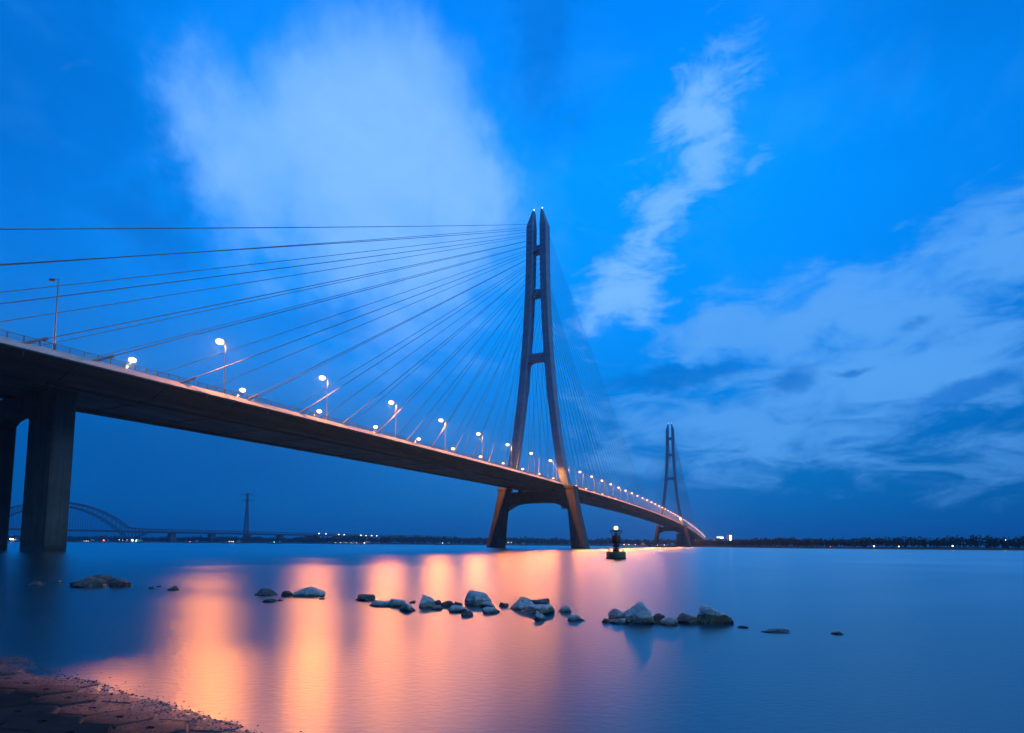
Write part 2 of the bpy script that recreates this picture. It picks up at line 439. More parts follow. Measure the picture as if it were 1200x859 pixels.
# ------------------------------------------------------------------ water
def water_mat(t, b):
    tc = t.node('ShaderNodeTexCoord').outputs['Object']
    n1 = t.noise(t.vmath('MULTIPLY', tc, (1, 1.0, 1)), 5.5, 4, .6, .3)
    n2 = t.noise(t.vmath('MULTIPLY', tc, (.35, 1.0, 1)), .9, 3, .5, .5)
    n3 = t.noise(t.vmath('MULTIPLY', tc, (.5, 1.0, 1)), .05, 3, .55, .5)
    n4 = t.noise(tc, 26, 3, .6)
    h = t.math('ADD', t.noise(t.vmath('MULTIPLY', tc, (.7, 1.2, 1)), 9, 2, .5), t.math('MULTIPLY', n4, .4))
    nrm = t.bump(h, .17, .03)
    g = t.node('ShaderNodeBsdfGlossy', distribution='BECKMANN'); t.put(g.inputs['Color'], (1, 1, 1)); t.put(g.inputs['Normal'], nrm)
    t.put(g.inputs['Roughness'], t.map(n3, .35, .65, .28, .33))
    df = t.node('ShaderNodeBsdfDiffuse'); t.put(df.inputs['Color'], (.002, .06, .09))
    fr = t.node('ShaderNodeFresnel'); t.put(fr.inputs['IOR'], 1.9); t.put(fr.inputs['Normal'], nrm)
    mx = t.node('ShaderNodeMixShader'); t.put(mx.inputs[0], fr.outputs[0]); t.put(mx.inputs[1], df.outputs[0]); t.put(mx.inputs[2], g.outputs[0])
    t.l.new(mx.outputs[0], t.n['Material Output'].inputs['Surface']); t.n.remove(b)
M['water'] = material('river_water', water_mat)
wm = MB(); wm.add([(-6000, -900, 0), (6000, -900, 0), (6000, 6000, 0), (-6000, 6000, 0)], [(0, 1, 2, 3)])
tag(wm.build('river', M['water']), kind='structure')
bed = MB(); bed.add([(-6000, -900, -4.5), (6000, -900, -4.5), (6000, 6000, -4.5), (-6000, 6000, -4.5)], [(0, 1, 2, 3)])
tag(bed.build('riverbed', M['land']), kind='structure')

# ------------------------------------------------------------------ far shore land
def land(name, line, back, h=3.0, rim=14):
    """line = waterline points; back = direction inland"""
    mb = MB(); back = Vector((*back, 0)).normalized(); rows = []
    for d, z in ((-4, -.6), (0, .02), (rim * .4, h * .45), (rim, h), (rim * 4, h + .8), (4000, h + 2)):
        rows.append([(Vector((x, y, 0)) + back * d) + Vector((0, 0, z + (noise.noise(Vector((x * .02, y * .02, d))) * .5 if z > 1 else 0))) for x, y in line])
    for r0, r1 in zip(rows, rows[1:]):
        n = len(line); mb.add(list(r0) + list(r1), [(i, i + 1, n + i + 1, n + i) for i in range(n - 1)])
    return tag(mb.build(name, M['land']), kind='structure')
def dense(line, step):
    out = []
    for (a, b_), (c, d) in zip(line, line[1:]):
        L = math.hypot(c - a, d - b_); n = max(1, int(L / step))
        for i in range(n):
            t = i / n; out.append((a + (c - a) * t + random.uniform(-1, 1) * step * .15, b_ + (d - b_) * t + random.uniform(-1, 1) * step * .15))
    out.append(line[-1]); return out
far_line = [(-3600, 2050), (-1900, 1980), (-1100, 1900), (-720, 1780), (-560, 1500), (-200, 1480), (60, 1520), (250, 1560), (520, 1600)]
right_line = [(352, 1120), (342, 900), (335, 760), (352, 620), (385, 540), (470, 500), (700, 470), (1200, 420), (2500, 300)]
land('shore', dense(far_line, 60), (0, 1), 3.5)
land('shore', dense(right_line, 25), (.75, .66), 1.6, 8)

def crown(mb, x, y, z, rx, rz, n, leaf):
    lobes = [(random.gauss(0, .38) * rx, random.gauss(0, .38) * rx, random.uniform(-.5, .62) * rz, random.uniform(.32, .62)) for _ in range(7)]
    lobes.append((0, 0, 0, .75))
    for _ in range(n):
        lx, ly, lz, lr = random.choice(lobes)
        u, v = random.uniform(0, 2 * PI), random.uniform(-1, 1); q = math.sqrt(1 - v * v); k = lr * random.uniform(.6, 1.08)
        c = Vector((x + lx + k * rx * q * cos(u), y + ly + k * rx * q * sin(u), z + lz + k * rz * v))
        a = Vector((random.gauss(0, 1), random.gauss(0, 1), random.gauss(0, 1))).normalized(); b_ = a.orthogonal().normalized(); e = a.cross(b_)
        L = leaf * random.uniform(.6, 1.3)
        mb.add([c - b_ * L, c + e * L * .7, c + b_ * L, c - e * L * .7], [(0, 1, 2, 3)])
def trunk(mb, x, y, z0, h, r):
    mb.tube((x, y, z0), (x + random.uniform(-.2, .2), y, z0 + h * .55), r, r * .6, 7)
    for i in range(4):
        a = random.uniform(0, 6.28); mb.tube((x, y, z0 + h * (.35 + .05 * i)), (x + cos(a) * h * .18, y + sin(a) * h * .18, z0 + h * .7), r * .45, r * .15, 5)
def wood(name, line, spacing, inl, hmin, hmax, leaf, nleaf, back, label):
    mb = MB(); pts = dense(line, spacing)
    bk = Vector((*back, 0)).normalized()
    for (x, y) in pts:
        for rowd in (0, 1):
            p = Vector((x, y, 0)) + bk * (inl + rowd * 9 + random.uniform(0, 6))
            k = .5 + .5 * noise.noise(Vector((x * .011, y * .011, 3.1 + rowd))) * 1.4
            h = (hmin + (hmax - hmin) * max(0, min(1, k))) * random.uniform(.8, 1.1)
            r = h * random.uniform(.32, .5)
            crown(mb, p.x, p.y, 1.5 + h * .55, r, h * .5, nleaf, leaf)
            trunk(mb, p.x, p.y, .8, h * .6, .12 + h * .01)
    return tag(mb.build(name, M['foliage']), label, 'trees', kind='stuff')
wood('far_wood', [(-2200, 2000), (-1100, 1915), (-720, 1800), (-560, 1520), (-200, 1500), (60, 1540), (250, 1580), (520, 1620)], 9, 16, 15, 25, 2.4, 70, (0, 1), 'low dark wood along the far bank behind the pylons')
wood('right_wood', [(352, 1100), (346, 900), (340, 765), (358, 628), (392, 548), (476, 508), (700, 478), (1250, 425)], 4, 5, 8, 13, .95, 90, (.75, .66), 'dark band of bushy trees along the low right bank')

# trees that stand out one by one
def tree(x, y, h, r, lab):
    e = empty('tree', (x, y, 1.2), 0, lab, 'tree', 'separate trees on the far and right banks')
    mt = MB(); trunk(mt, 0, 0, -.6, h * .75, .1 + h * .018); mt.build('trunk', M['bark'], e)
    mc = MB(); crown(mc, 0, 0, h * .58, r, h * .45, 260, max(.32, h * .045)); mc.build('crown', M['foliage'], e)
def at(px, py, Y):
    a = px - 600; b_ = py - Y0
    A = a * cos(ROLL) + b_ * sin(ROLL); B = -a * sin(ROLL) + b_ * cos(ROLL)
    u = A / F; v = -B / F; c, s_ = cos(PITCH), sin(PITCH)
    d = Vector((u, c - v * s_, s_ + v * c)); t = Y / d.y
    return Vector((0, 0, H)) + d * t
for px, Y, h, r, lab in ((842, 830, 14.5, 7.5, 'round dark tree on the bank beside the bridge end, under the lit white roof sign'),
        (867, 790, 14, 7.2, 'broad round tree right of the tall lit white window'),
        (880, 800, 11, 4.5, 'narrow tree just right of the broad round tree'),
        (896, 740, 12, 7, 'wide tree at the left end of the low right wood'),
        (912, 740, 12.5, 6.5, 'full tree second from the left end of the right wood'),
        (930, 700, 11.5, 5.5, 'medium tree third from the left end of the right wood'),
        (704, 1530, 18, 9, 'dark tree on the far bank just right of the big pylon leg'),
        (741, 1530, 17, 12, 'broad tree on the far bank right of the buoy'),
        (757, 1540, 20, 11, 'tall broad tree on the far bank left of the distant pylon'),
        (786, 1540, 17, 10, 'tree on the far bank seen between the distant pylon legs')):
    p = at(px, 630, Y); tree(p.x, p.y, h, r, lab)

# ------------------------------------------------------------------ buildings with lights at the bridge end
def lit_building(px, Y, w, d, h, lab, kind):
    p = at(px, 630, Y)
    e = empty('building', (p.x, p.y, 1.5), .2, lab, 'building')
    mb = MB(); mb.box((0, 0, h / 2), (w, d, h)); mb.build('wall', M['wall'], e)
    rf = MB(); rf.box((0, 0, h + .25), (w + .8, d + .8, .5)); rf.box((w * .2, 0, h + 1.2), (w * .25, d * .4, 1.4)); rf.build('roof', M['concrete'], e)
    for k in range(4):
        for q in range(3):
            if kind == 'tall': break
            wn = MB(); wn.box((-w * .36 + k * w * .24, -d / 2 - .03, h * (.2 + .25 * q)), (w * .12, .08, h * .12)); wn.build('window', M['black'], e)
    if kind == 'sign':
        sg = MB(); sg.box((0, -d / 2 - .35, h + 2.0), (w * .85, .3, 2.6)); so = sg.build('roof_sign', M['white_on'], e)
    else:
        sg = MB(); sg.box((0, -d / 2 - .04, h * .56), (w * .5, .1, h * .8)); so = sg.build('window', M['white_on'], e)
        for k in range(4): 
            mu = MB(); mu.box((0, -d / 2 - .12, h * (.24 + .16 * k)), (w * .5, .06, .25)); mu.build('floor_band', M['wall'], so)
lit_building(842, 1010, 16, 10, 14.5, 'low pale building with a lit white sign on its roof beside the bridge end', 'sign')
lit_building(855, 960, 7, 6, 21, 'slim pale building with a tall lit white window right of the bridge end', 'tall')

# ------------------------------------------------------------------ arch railway bridge
ar = Vector((-1467, 1450, 0)); f2 = Vector((-1251, 1730, 0)); dr = (f2 - ar).normalized(); ang = math.atan2(dr.y, dr.x)
arch = empty('arch_bridge', f2, ang, 'distant railway bridge with one tall steel truss arch and a long level deck', 'bridge')
Ls = (f2 - ar).length
def bar(mb, p, q, w): mb.tube(p, q, w, w, 4, False)
for yy in (-14, 14):
    rbm = MB(); N = 28; up_, dn = [], []
    for i in range(N + 1):
        t = i / N; x = -Ls + Ls * t; q = 1 - (2 * t - 1) ** 2
        up_.append((x, yy, 48 + 72 * q ** .9)); dn.append((x, yy, 12 + 96 * q))
    for i in range(N):
        bar(rbm, up_[i], up_[i + 1], 1.5); bar(rbm, dn[i], dn[i + 1], 1.5)
        bar(rbm, up_[i], dn[i], .6); bar(rbm, up_[i + 1], dn[i], .55)
    # top chord sweeping down to the approach truss
    tail = [(0, yy, 48), (30, yy, 45), (70, yy, 44.5), (130, yy, 44.5)]
    for a, b_ in zip(tail, tail[1:]): bar(rbm, a, b_, 1.2)
    low = [(0, yy, 12), (22, yy, 16), (55, yy, 30)]
    for a, b_ in zip(low, low[1:]): bar(rbm, a, b_, 1.4)
    for x in range(8, 58, 10): bar(rbm, (x, yy, 12 + x * .33), (x, yy, 45), .6); bar(rbm, (x, yy, 12 + x * .33), (x + 10, yy, 45), .5)
    rbm.build('arch_rib', M['far'], arch)
    for i in range(3, N - 2):
        hg = MB(); bar(hg, dn[i], (dn[i][0], yy, 36), .4); hg.build('hanger', M['far'], arch)
dk = MB(); dk.box((500, 0, 35), (2600, 32, 5.5)); dk.build('deck', M['far'], arch)
for yy in (-15, 15):
    tr = MB(); 
    x = 60
    while x < 1500:
        bar(tr, (x, yy, 37), (x + 8, yy, 44), .5); bar(tr, (x + 8, yy, 44), (x + 16, yy, 37), .5); x += 16
    tr.box((780, yy, 44.3), (1440, 1.2, 1.4)); tr.build('side_truss', M['far'], arch)
for x in (4, -Ls, 130, 260, 390, 520, 650, 780, 910, 1040, 1170):
    pr = MB(); pr.loft([[(x + a * 9 * k, b_ * 16 * k, z) for a, b_ in ((-1, -1), (1, -1), (1, 1), (-1, 1))] for z, k in ((-4, 1.05), (12 if x in (4, -Ls) else 26, .85), (13 if x in (4, -Ls) else 33, .95))]); pr.build('pier', M['concrete'], arch)

# ------------------------------------------------------------------ lattice power pylon
p = at(288, 630, 1500)
pw = empty('power_pylon', (p.x, p.y, 0), .1, 'tall lattice electricity pylon standing behind the distant railway bridge deck', 'pylon')
pm = MB(); Hh = 142
def half(z): return 11 * (1 - z / 118) ** 1.0 * .42 + 1.7 if z < 112 else 1.8
zz = [0, 16, 31, 45, 58, 70, 81, 91, 100, 108, 115, 122, 129, 136, Hh]
for a, b_ in zip(zz, zz[1:]):
    ha, hb = half(a), half(b_)
    co_ = [(-1, -1), (1, -1), (1, 1), (-1, 1)]
    for i, (x, y) in enumerate(co_):
        bar(pm, (x * ha, y * ha, a), (x * hb, y * hb, b_), .7)
        x2, y2 = co_[(i + 1) % 4]
        bar(pm, (x * ha, y * ha, a), (x2 * hb, y2 * hb, b_), .42); bar(pm, (x2 * ha, y2 * ha, a), (x * hb, y * hb, b_), .42)
        bar(pm, (x * hb, y * hb, b_), (x2 * hb, y2 * hb, b_), .4)
pm.build('mast', M['far'], pw)
for z, L in ((121, 15), (137, 17)):
    am = MB()
    for sg in (-1, 1):
        bar(am, (0, -1.8, z), (sg * L, 0, z + .6), .5); bar(am, (0, 1.8, z), (sg * L, 0, z + .6), .5); bar(am, (0, 0, z + 4), (sg * L, 0, z + .6), .5)
        am.tube((sg * L, 0, z + .6), (sg * L, 0, z - 3), .35, .35, 6)
    am.build('cross_arm', M['far'], pw)
p = at(653, 630, 1900)
mast = empty('radio_mast', (p.x, p.y, 3), 0, 'thin distant mast on the far bank between the big pylon legs', 'mast')
mm = MB(); mm.tube((0, 0, 0), (0, 0, 44), 1.0, .35, 6); mm.build('pole', M['far'], mast)
mm = MB(); mm.box((0, 0, 40), (3, .4, .4)); mm.box((0, 0, 34), (4, .4, .4)); mm.build('aerial', M['far'], mast)

# ------------------------------------------------------------------ ships
def barge(px, Y, L, lab, lights, rz=0.0, cab_side=1):
    p = at(px, 630, Y)
    e = empty('barge', (p.x, p.y, 0), rz, lab, 'barge', 'barges moored or moving along the far bank')
    hb = L * .075; n = 14; secs = []
    for i in range(n + 1):
        t = i / n * 2 - 1; wd = hb * (1 - abs(t) ** 5 * .75); sh = .9 * abs(t) ** 4
        x = t * L / 2
        secs.append([(x * .97, -wd * .8, -.8), (x * .97, wd * .8, -.8), (x, wd, 1.8 + sh), (x, -wd, 1.8 + sh)])
    MB().loft(secs).build('hull', M['hull'], e)
    cb = MB(); cb.box((cab_side * L * .36, 0, 3.3), (L * .13, hb * 1.3, 3.2)); cb.box((cab_side * L * .35, 0, 5.9), (L * .07, hb * .9, 2.0), 0, .9)
    co2 = cb.build('cabin', M['cabin'], e)
    wi = MB()
    for k in range(4): wi.box((cab_side * L * .36 - L * .045 + k * L * .03, -hb * .66, 3.9), (L * .016, .06, .9))
    wi.build('window', M['black'], co2)
    ht = MB(); ht.box((-cab_side * L * .1, 0, 2.3), (L * .62, hb * 1.3, 1.1)); ht.build('hatch_cover', M['cabin'] , e)
    ms = MB(); ms.tube((cab_side * L * .36, 0, 6), (cab_side * L * .36, 0, 10), .12, .08, 6); mo = ms.build('mast', M['black'], e)
    for t, z, mat, r in lights:
        lp = MB(); lp.ball((t * L / 2, -hb - .1, z), r, 8, 6); lo = lp.build('deck_lamp', M[mat], e)
barge(12, 1200, 40, 'dark barge with warm lamps seen between the two near pier columns', [(.2, 6, 'lamp_far', 1.5), (.5, 5.5, 'lamp_far', 1.1)])
barge(99, 1180, 50, 'long low barge with a dim lamp right of the near pier', [(.5, 2.6, 'lamp_far', .35), (.3, 2.6, 'lamp_far', .3), (.1, 2.6, 'lamp_far', .3)])
barge(122, 1240, 26, 'small boat showing a red lamp under the railway arch', [(.1, 4.8, 'red_on', 1.5)])
barge(153, 1200, 62, 'barge with a bright greenish white lamp at the foot of the railway arch', [(.25, 5.4, 'white_on', 2.1), (.55, 5.9, 'cyan_on', 1.0), (.52, 3.4, 'cyan_on', .8), (-.7, 6.0, 'lamp_far', .35), (-.45, 6.0, 'lamp_far', .35), (-.15, 6.0, 'lamp_far', .35)])
barge(224, 1250, 40, 'dark barge with one tiny red lamp left of the electricity pylon', [(.0, 3.6, 'red_on', .7)])
barge(272, 1250, 46, 'barge with a warm deck lamp before the electricity pylon', [(.2, 4.4, 'lamp_far', .55), (.0, 4.4, 'lamp_far', .45), (-.2, 4.4, 'lamp_far', .45)])
barge(322, 1250, 34, 'barge with a single pale green lamp right of the electricity pylon', [(.0, 3.6, 'cyan_on', .6)])
barge(413, 1150, 92, 'longest low barge lying below the row of quay lamps', [(-.75, 3.4, 'lamp_far', .4), (-.5, 3.4, 'lamp_far', .36), (-.25, 3.4, 'lamp_far', .36), (0, 3.4, 'lamp_far', .36), (.25, 3.4, 'lamp_far', .4), (.6, 3.0, 'lamp_far', .6)])
barge(519, 1200, 40, 'dark barge with one white lamp left of the big pylon', [(.0, 4.4, 'white_on', .9)])
barge(601, 1250, 70, 'barge with pale lit cabin just right of the big pylon left leg', [(-.5, 7.0, 'lamp_far', .5), (-.3, 7.0, 'lamp_far', .5), (-.1, 7.0, 'lamp_far', .5)])
barge(740, 1000, 60, 'low barge passing right of the channel buoy', [(-.5, 3.6, 'lamp_far', .45), (-.2, 3.6, 'lamp_far', .4), (.2, 3.6, 'lamp_far', .4)])
barge(776, 860, 46, 'low pale barge in front of the distant pylon', [(-.4, 3.0, 'lamp_far', .3), (.1, 3.0, 'lamp_far', .3)])

# quay lamps on the far left bank and marker lamps on the right bank
def shore_lamp(px, py, Y, lab, mat, r, grp, base=2.0):
    p = at(px, py, Y)
    e = empty('quay_lamp', (p.x, p.y, base), 0, lab, 'lamp', grp)
    h = max(1.5, p.z - base)
    a = MB(); a.tube((0, 0, -.5), (0, 0, h), .16, .1, 6); a.box((0, 0, h + .1), (.9, .5, .2)); a.build('pole', M['black'], e)
    b_ = MB(); b_.ball((0, -.3, h - .25), r, 8, 6); b_.build('lamp_globe', M[mat], e)
for i, (px, py) in enumerate(((374, 625), (382, 625.5), (397, 626.3), (403.5, 626.5), (423, 627.2), (429, 627.6), (435.5, 627.6), (441.6, 627.8))):
    shore_lamp(px, py, 1480, f'white quay lamp above the long barge, {ORD[i]} from the left in its row', 'lamp_far', .9, 'row of white quay lamps on the far bank')
for px, py, lab, mat, r in ((973, 640.3, 'dim red marker lamp, leftmost on the low right bank', 'red_on', .25), (1024, 639.9, 'pinkish marker lamp on the right bank, left one of a near pair', 'lamp_far', .42),
        (1053, 640.1, 'pinkish marker lamp on the right bank, right one of a near pair', 'lamp_far', .36), (1116, 639.5, 'greenish white marker lamp on the right bank waterline', 'white_on', .6), (1178, 632.6, 'tiny pale lamp above the trees near the right photo edge', 'lamp_far', .2)):
    shore_lamp(px, py, {973: 520, 1024: 500, 1053: 490, 1116: 478, 1178: 476}[px], lab, mat, r, 'marker lamps along the right bank', .4)

# ------------------------------------------------------------------ channel buoy
bx, by = 13.9, 70.9
bu = empty('channel_buoy', (bx, by, 0), .3, 'green drum buoy with dark lattice mast and glowing lamp floating before the bridge', 'buoy')
fl = MB(); fl.lathe([(.001, -.5), (1.15, -.5), (1.25, -.35), (1.28, .0), (1.28, .82), (1.22, .93), (1.05, .96), (.001, .96)], n=32); fo = fl.build('float', M['bgreen'], bu)
fb = MB(); fb.lathe([(1.30, .02), (1.33, .02), (1.33, .2), (1.30, .2)], n=32); fb.build('fender', M['black'], fo)
ms = MB()
for i in range(4):
    a = PI / 4 + i * PI / 2
    ms.tube((.34 * cos(a), .34 * sin(a), .9), (.42 * cos(a), .42 * sin(a), 3.4), .04)
    ms.tube((.34 * cos(a), .34 * sin(a), 1.0), (.4 * cos(a + PI / 2), .4 * sin(a + PI / 2), 2.2), .025)
    ms.tube((.42 * cos(a), .42 * sin(a), 3.0), (.78 * cos(a), .78 * sin(a), 3.62), .03)
ms.tube((0, 0, .9), (0, 0, 3.9), .07); ms.lathe([(.001, .95), (.5, .95), (.28, 1.45), (.001, 1.45)], n=20)
ms.build('mast', M['black'], bu)
cn = MB(); cn.lathe([(.001, 2.1), (.52, 2.1), (.6, 2.2), (.6, 2.95), (.5, 3.1), (.001, 3.1)], n=20); cn.build('daymark', M['bred'], bu)
cn = MB(); cn.lathe([(.001, 1.55), (.3, 1.55), (.5, 1.75), (.42, 2.0), (.001, 2.0)], n=20); cn.build('battery_box', M['black'], bu)
gl = MB()
for i in range(24):
    a, b_ = 2 * PI * i / 24, 2 * PI * (i + 1) / 24
    for z, r in ((3.62, .82), (3.75, .82)): gl.tube((r * cos(a), r * sin(a), z), (r * cos(b_), r * sin(b_), z), .03)
gl.lathe([(.001, 3.58), (.8, 3.58), (.8, 3.63), (.001, 3.63)], n=24)
gl.build('gallery', M['black'], bu)
lp = MB(); lp.lathe([(.001, 3.86), (.16, 3.86), (.27, 3.95), (.3, 4.12), (.24, 4.3), (.001, 4.38)], n=20); lo = lp.build('lantern', M['buoy_on'], bu)
hp = MB()
for i in range(3):
    a = i * 2.1
    c0 = Vector((1.05 * cos(a), 1.05 * sin(a), .95)); tdir = Vector((-sin(a), cos(a), 0))
    hp.path([c0 - tdir * .2, c0 - tdir * .16 + Vector((0, 0, .3)), c0 + tdir * .16 + Vector((0, 0, .3)), c0 + tdir * .2], .025)
hp.build('lifting_eye', M['black'], bu)
bl = bpy.data.lights.new('buoy_light', 'POINT'); bl.energy = 60; bl.color = (1, .6, .3); bl.shadow_soft_size = .3
blo = bpy.data.objects.new('buoy_light', bl); C.objects.link(blo); blo.parent = bu; blo.location = (0, 0, 4.72)

# ------------------------------------------------------------------ rocks
def rock_mat(name, topc, midc, wetc, zt, jag):
    def fn(t, b):
        geo = t.node('ShaderNodeNewGeometry').outputs['Position']; tc = t.node('ShaderNodeTexCoord').outputs['Object']
        z = t.sep(geo)[2]
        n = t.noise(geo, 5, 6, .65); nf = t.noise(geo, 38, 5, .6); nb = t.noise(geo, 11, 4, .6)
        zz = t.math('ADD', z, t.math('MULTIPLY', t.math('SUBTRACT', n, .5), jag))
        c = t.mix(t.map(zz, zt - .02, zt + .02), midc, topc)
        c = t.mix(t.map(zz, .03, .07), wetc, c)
        c = t.mix(t.map(nf, .35, .7, 0, .55), c, (.05, .05, .045))
        c = t.mix(t.map(nb, .5, .7, 0, .35), c, (.42, .42, .4))
        t.put(b.inputs['Base Color'], c)
        t.put(b.inputs['Roughness'], t.map(zz, .02, .12, .35, .85))
        vo = t.node('ShaderNodeTexVoronoi', feature='DISTANCE_TO_EDGE'); t.put(vo.inputs['Vector'], t.vmath('ADD', geo, t.vmath('MULTIPLY', t.noise(geo, 4, 3, .6, col=True), (.25, .25, .25)))); t.put(vo.inputs['Scale'], 5.0)
        ck = t.map(vo.outputs['Distance'], 0.0, .03, 1.0, 0.0); t.put(b.inputs['Base Color'], t.mix(t.math('MULTIPLY', ck, .5), c, (.03, .03, .028)))
        h = t.math('SUBTRACT', t.math('ADD', t.math('MULTIPLY', n, .8), t.math('MULTIPLY', nf, .35)), t.math('MULTIPLY', ck, .25))
        t.put(b.inputs['Normal'], t.bump(h, 1.0, .09))
    return material(name, fn)
MR = {
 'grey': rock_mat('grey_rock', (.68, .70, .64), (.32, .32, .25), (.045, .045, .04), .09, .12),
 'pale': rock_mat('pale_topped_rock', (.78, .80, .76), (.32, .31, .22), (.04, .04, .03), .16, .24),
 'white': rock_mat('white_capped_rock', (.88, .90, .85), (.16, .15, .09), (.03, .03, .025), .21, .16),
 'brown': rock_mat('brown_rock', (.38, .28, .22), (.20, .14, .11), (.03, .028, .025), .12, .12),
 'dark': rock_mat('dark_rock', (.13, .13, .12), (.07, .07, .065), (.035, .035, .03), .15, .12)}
ROCKS = [
    (-19.08, 21.54, 0.63, 0.16),
    (-19.58, 23.11, 0.52, 0.08),
    (-16.88, 21.37, 1.51, 0.37),
    (-17.51, 22.94, 0.91, 0.38),
    (-15.70, 21.49, 0.84, 0.34),
    (-13.72, 20.45, 0.18, 0.09),
    (-13.97, 21.24, 0.17, 0.06),
    (-12.49, 19.88, 0.44, 0.16),
    (-8.41, 18.38, 0.93, 0.22),
    (-7.29, 16.17, 0.39, 0.10),
    (-7.10, 16.48, 0.18, 0.06),
    (-7.50, 17.98, 0.37, 0.19),
    (-6.84, 18.08, 1.00, 0.32),
    (-6.03, 17.07, 0.19, 0.04),
    (-4.63, 16.91, 0.60, 0.20),
    (-3.76, 15.38, 0.66, 0.15),
    (-3.26, 15.27, 0.52, 0.22),
    (-2.72, 14.22, 0.39, 0.22),
    (-2.41, 15.02, 0.50, 0.37),
    (-2.98, 16.18, 0.21, 0.08),
    (-2.18, 15.79, 0.25, 0.15),
    (-2.04, 14.60, 0.30, 0.12),
    (-1.83, 15.33, 0.40, 0.17),
    (-1.46, 14.24, 0.51, 0.17),
    (-1.54, 15.62, 0.26, 0.12),
    (-1.09, 13.37, 0.32, 0.13),
    (-1.02, 15.69, 0.75, 0.43),
    (-0.64, 15.21, 0.45, 0.17),
    (-0.55, 14.01, 0.45, 0.16),
    (-0.19, 15.39, 0.27, 0.13),
    (0.29, 14.86, 0.71, 0.33),
    (0.68, 14.08, 0.99, 0.23),
    (0.92, 16.56, 0.61, 0.12),
    (0.69, 12.81, 0.34, 0.21),
    (1.40, 14.27, 0.34, 0.18),
    (1.48, 12.73, 0.42, 0.14),
    (2.18, 12.43, 0.20, 0.10),
    (2.59, 13.10, 0.50, 0.25),
    (2.46, 12.31, 0.41, 0.12),
    (2.97, 12.42, 0.69, 0.47),
    (3.44, 12.53, 0.30, 0.21),
    (3.56, 12.17, 0.41, 0.17),
    (4.06, 12.48, 0.50, 0.23),
    (4.66, 12.50, 0.87, 0.43),
    (5.10, 11.84, 0.28, 0.04),
    (5.57, 11.30, 0.62, 0.06),
    (6.69, 11.08, 0.25, 0.05),
]
RL = [ # (material, label)
('dark', 'small dark rock, leftmost, in the reflection of the near pier'), ('dark', 'low wet rock barely above water left of the flat slab rock'),
('dark', 'long flat dark slab rock at the left end of the stones'), ('dark', 'dark peaked rock behind the flat slab and the round one'), ('dark', 'rounded dark rock at the right of the left cluster'),
('dark', 'tiny dark stone left of another tiny stone, past the left cluster'), ('dark', 'tiniest dark stone just behind its small neighbour'), ('dark', 'small dark oval stone alone between the left cluster and the middle ones'),
('dark', 'dark ragged low rock with a small stone in front'), ('dark', 'flat stone in front of the ragged low rock'), ('dark', 'pebble sized stone right of the flat stone'),
('dark', 'dark stump of rock touching the mossy long rock'), ('grey', 'mossy grey long rock on the orange reflection'), ('dark', 'thin sliver of rock off the tip of the mossy long rock'),
('dark', 'dark oval rock alone, left of the main row'), ('grey', 'flat tongue of rock starting the main row'), ('grey', 'grey wedge rock behind the flat tongue'),
('grey', 'grey rock in front of the pale peaked one'), ('pale', 'pale peaked rock in the left part of the main row'), ('dark', 'tiny dark stone left behind the pale peaked rock'),
('dark', 'small dark stone right behind the pale peaked rock'), ('grey', 'low grey stone right before the pale peaked rock'), ('dark', 'dark round stone in the middle of the main row'),
('grey', 'low flat grey rock before the dark round stone'), ('dark', 'small dark stone left behind the tall domed rock'), ('dark', 'low dark stone in front of the tall domed rock'),
('pale', 'tall domed grey rock, highest in the main row'), ('grey', 'rock leaning on the right flank of the tall domed rock'), ('grey', 'flat grey rock in front of the leaning rock'),
('dark', 'small round dark stone between the domed and the wedge rocks'), ('grey', 'steep grey wedge rock behind the long pale slab'), ('pale', 'long pale slab rock in front of the grey wedge'),
('dark', 'thin dark rock behind the long pale slab'), ('grey', 'small upright stone before the long pale slab'), ('grey', 'round grey stone right of the long pale slab'),
('grey', 'low oval stone nearest the camera right of the long slab'), ('dark', 'small dark stone starting the right cluster'), ('grey', 'dark tilted rock left of the large pale topped rock'),
('grey', 'low greenish rock before the tilted rock'), ('pale', 'large pale topped boulder, highest of the right cluster'), ('dark', 'dark rock on the right flank of the large pale topped boulder'),
('grey', 'low greenish round rock between the boulder and the reddish rock'), ('brown', 'reddish brown rock left of the white capped boulder'), ('white', 'white capped boulder with jagged pale crust, rightmost big one'),
('dark', 'awash stone just right of the white capped boulder'), ('dark', 'long awash rock breaking the blue water at right'), ('dark', 'last tiny rock breaking the blue water, farthest right')]
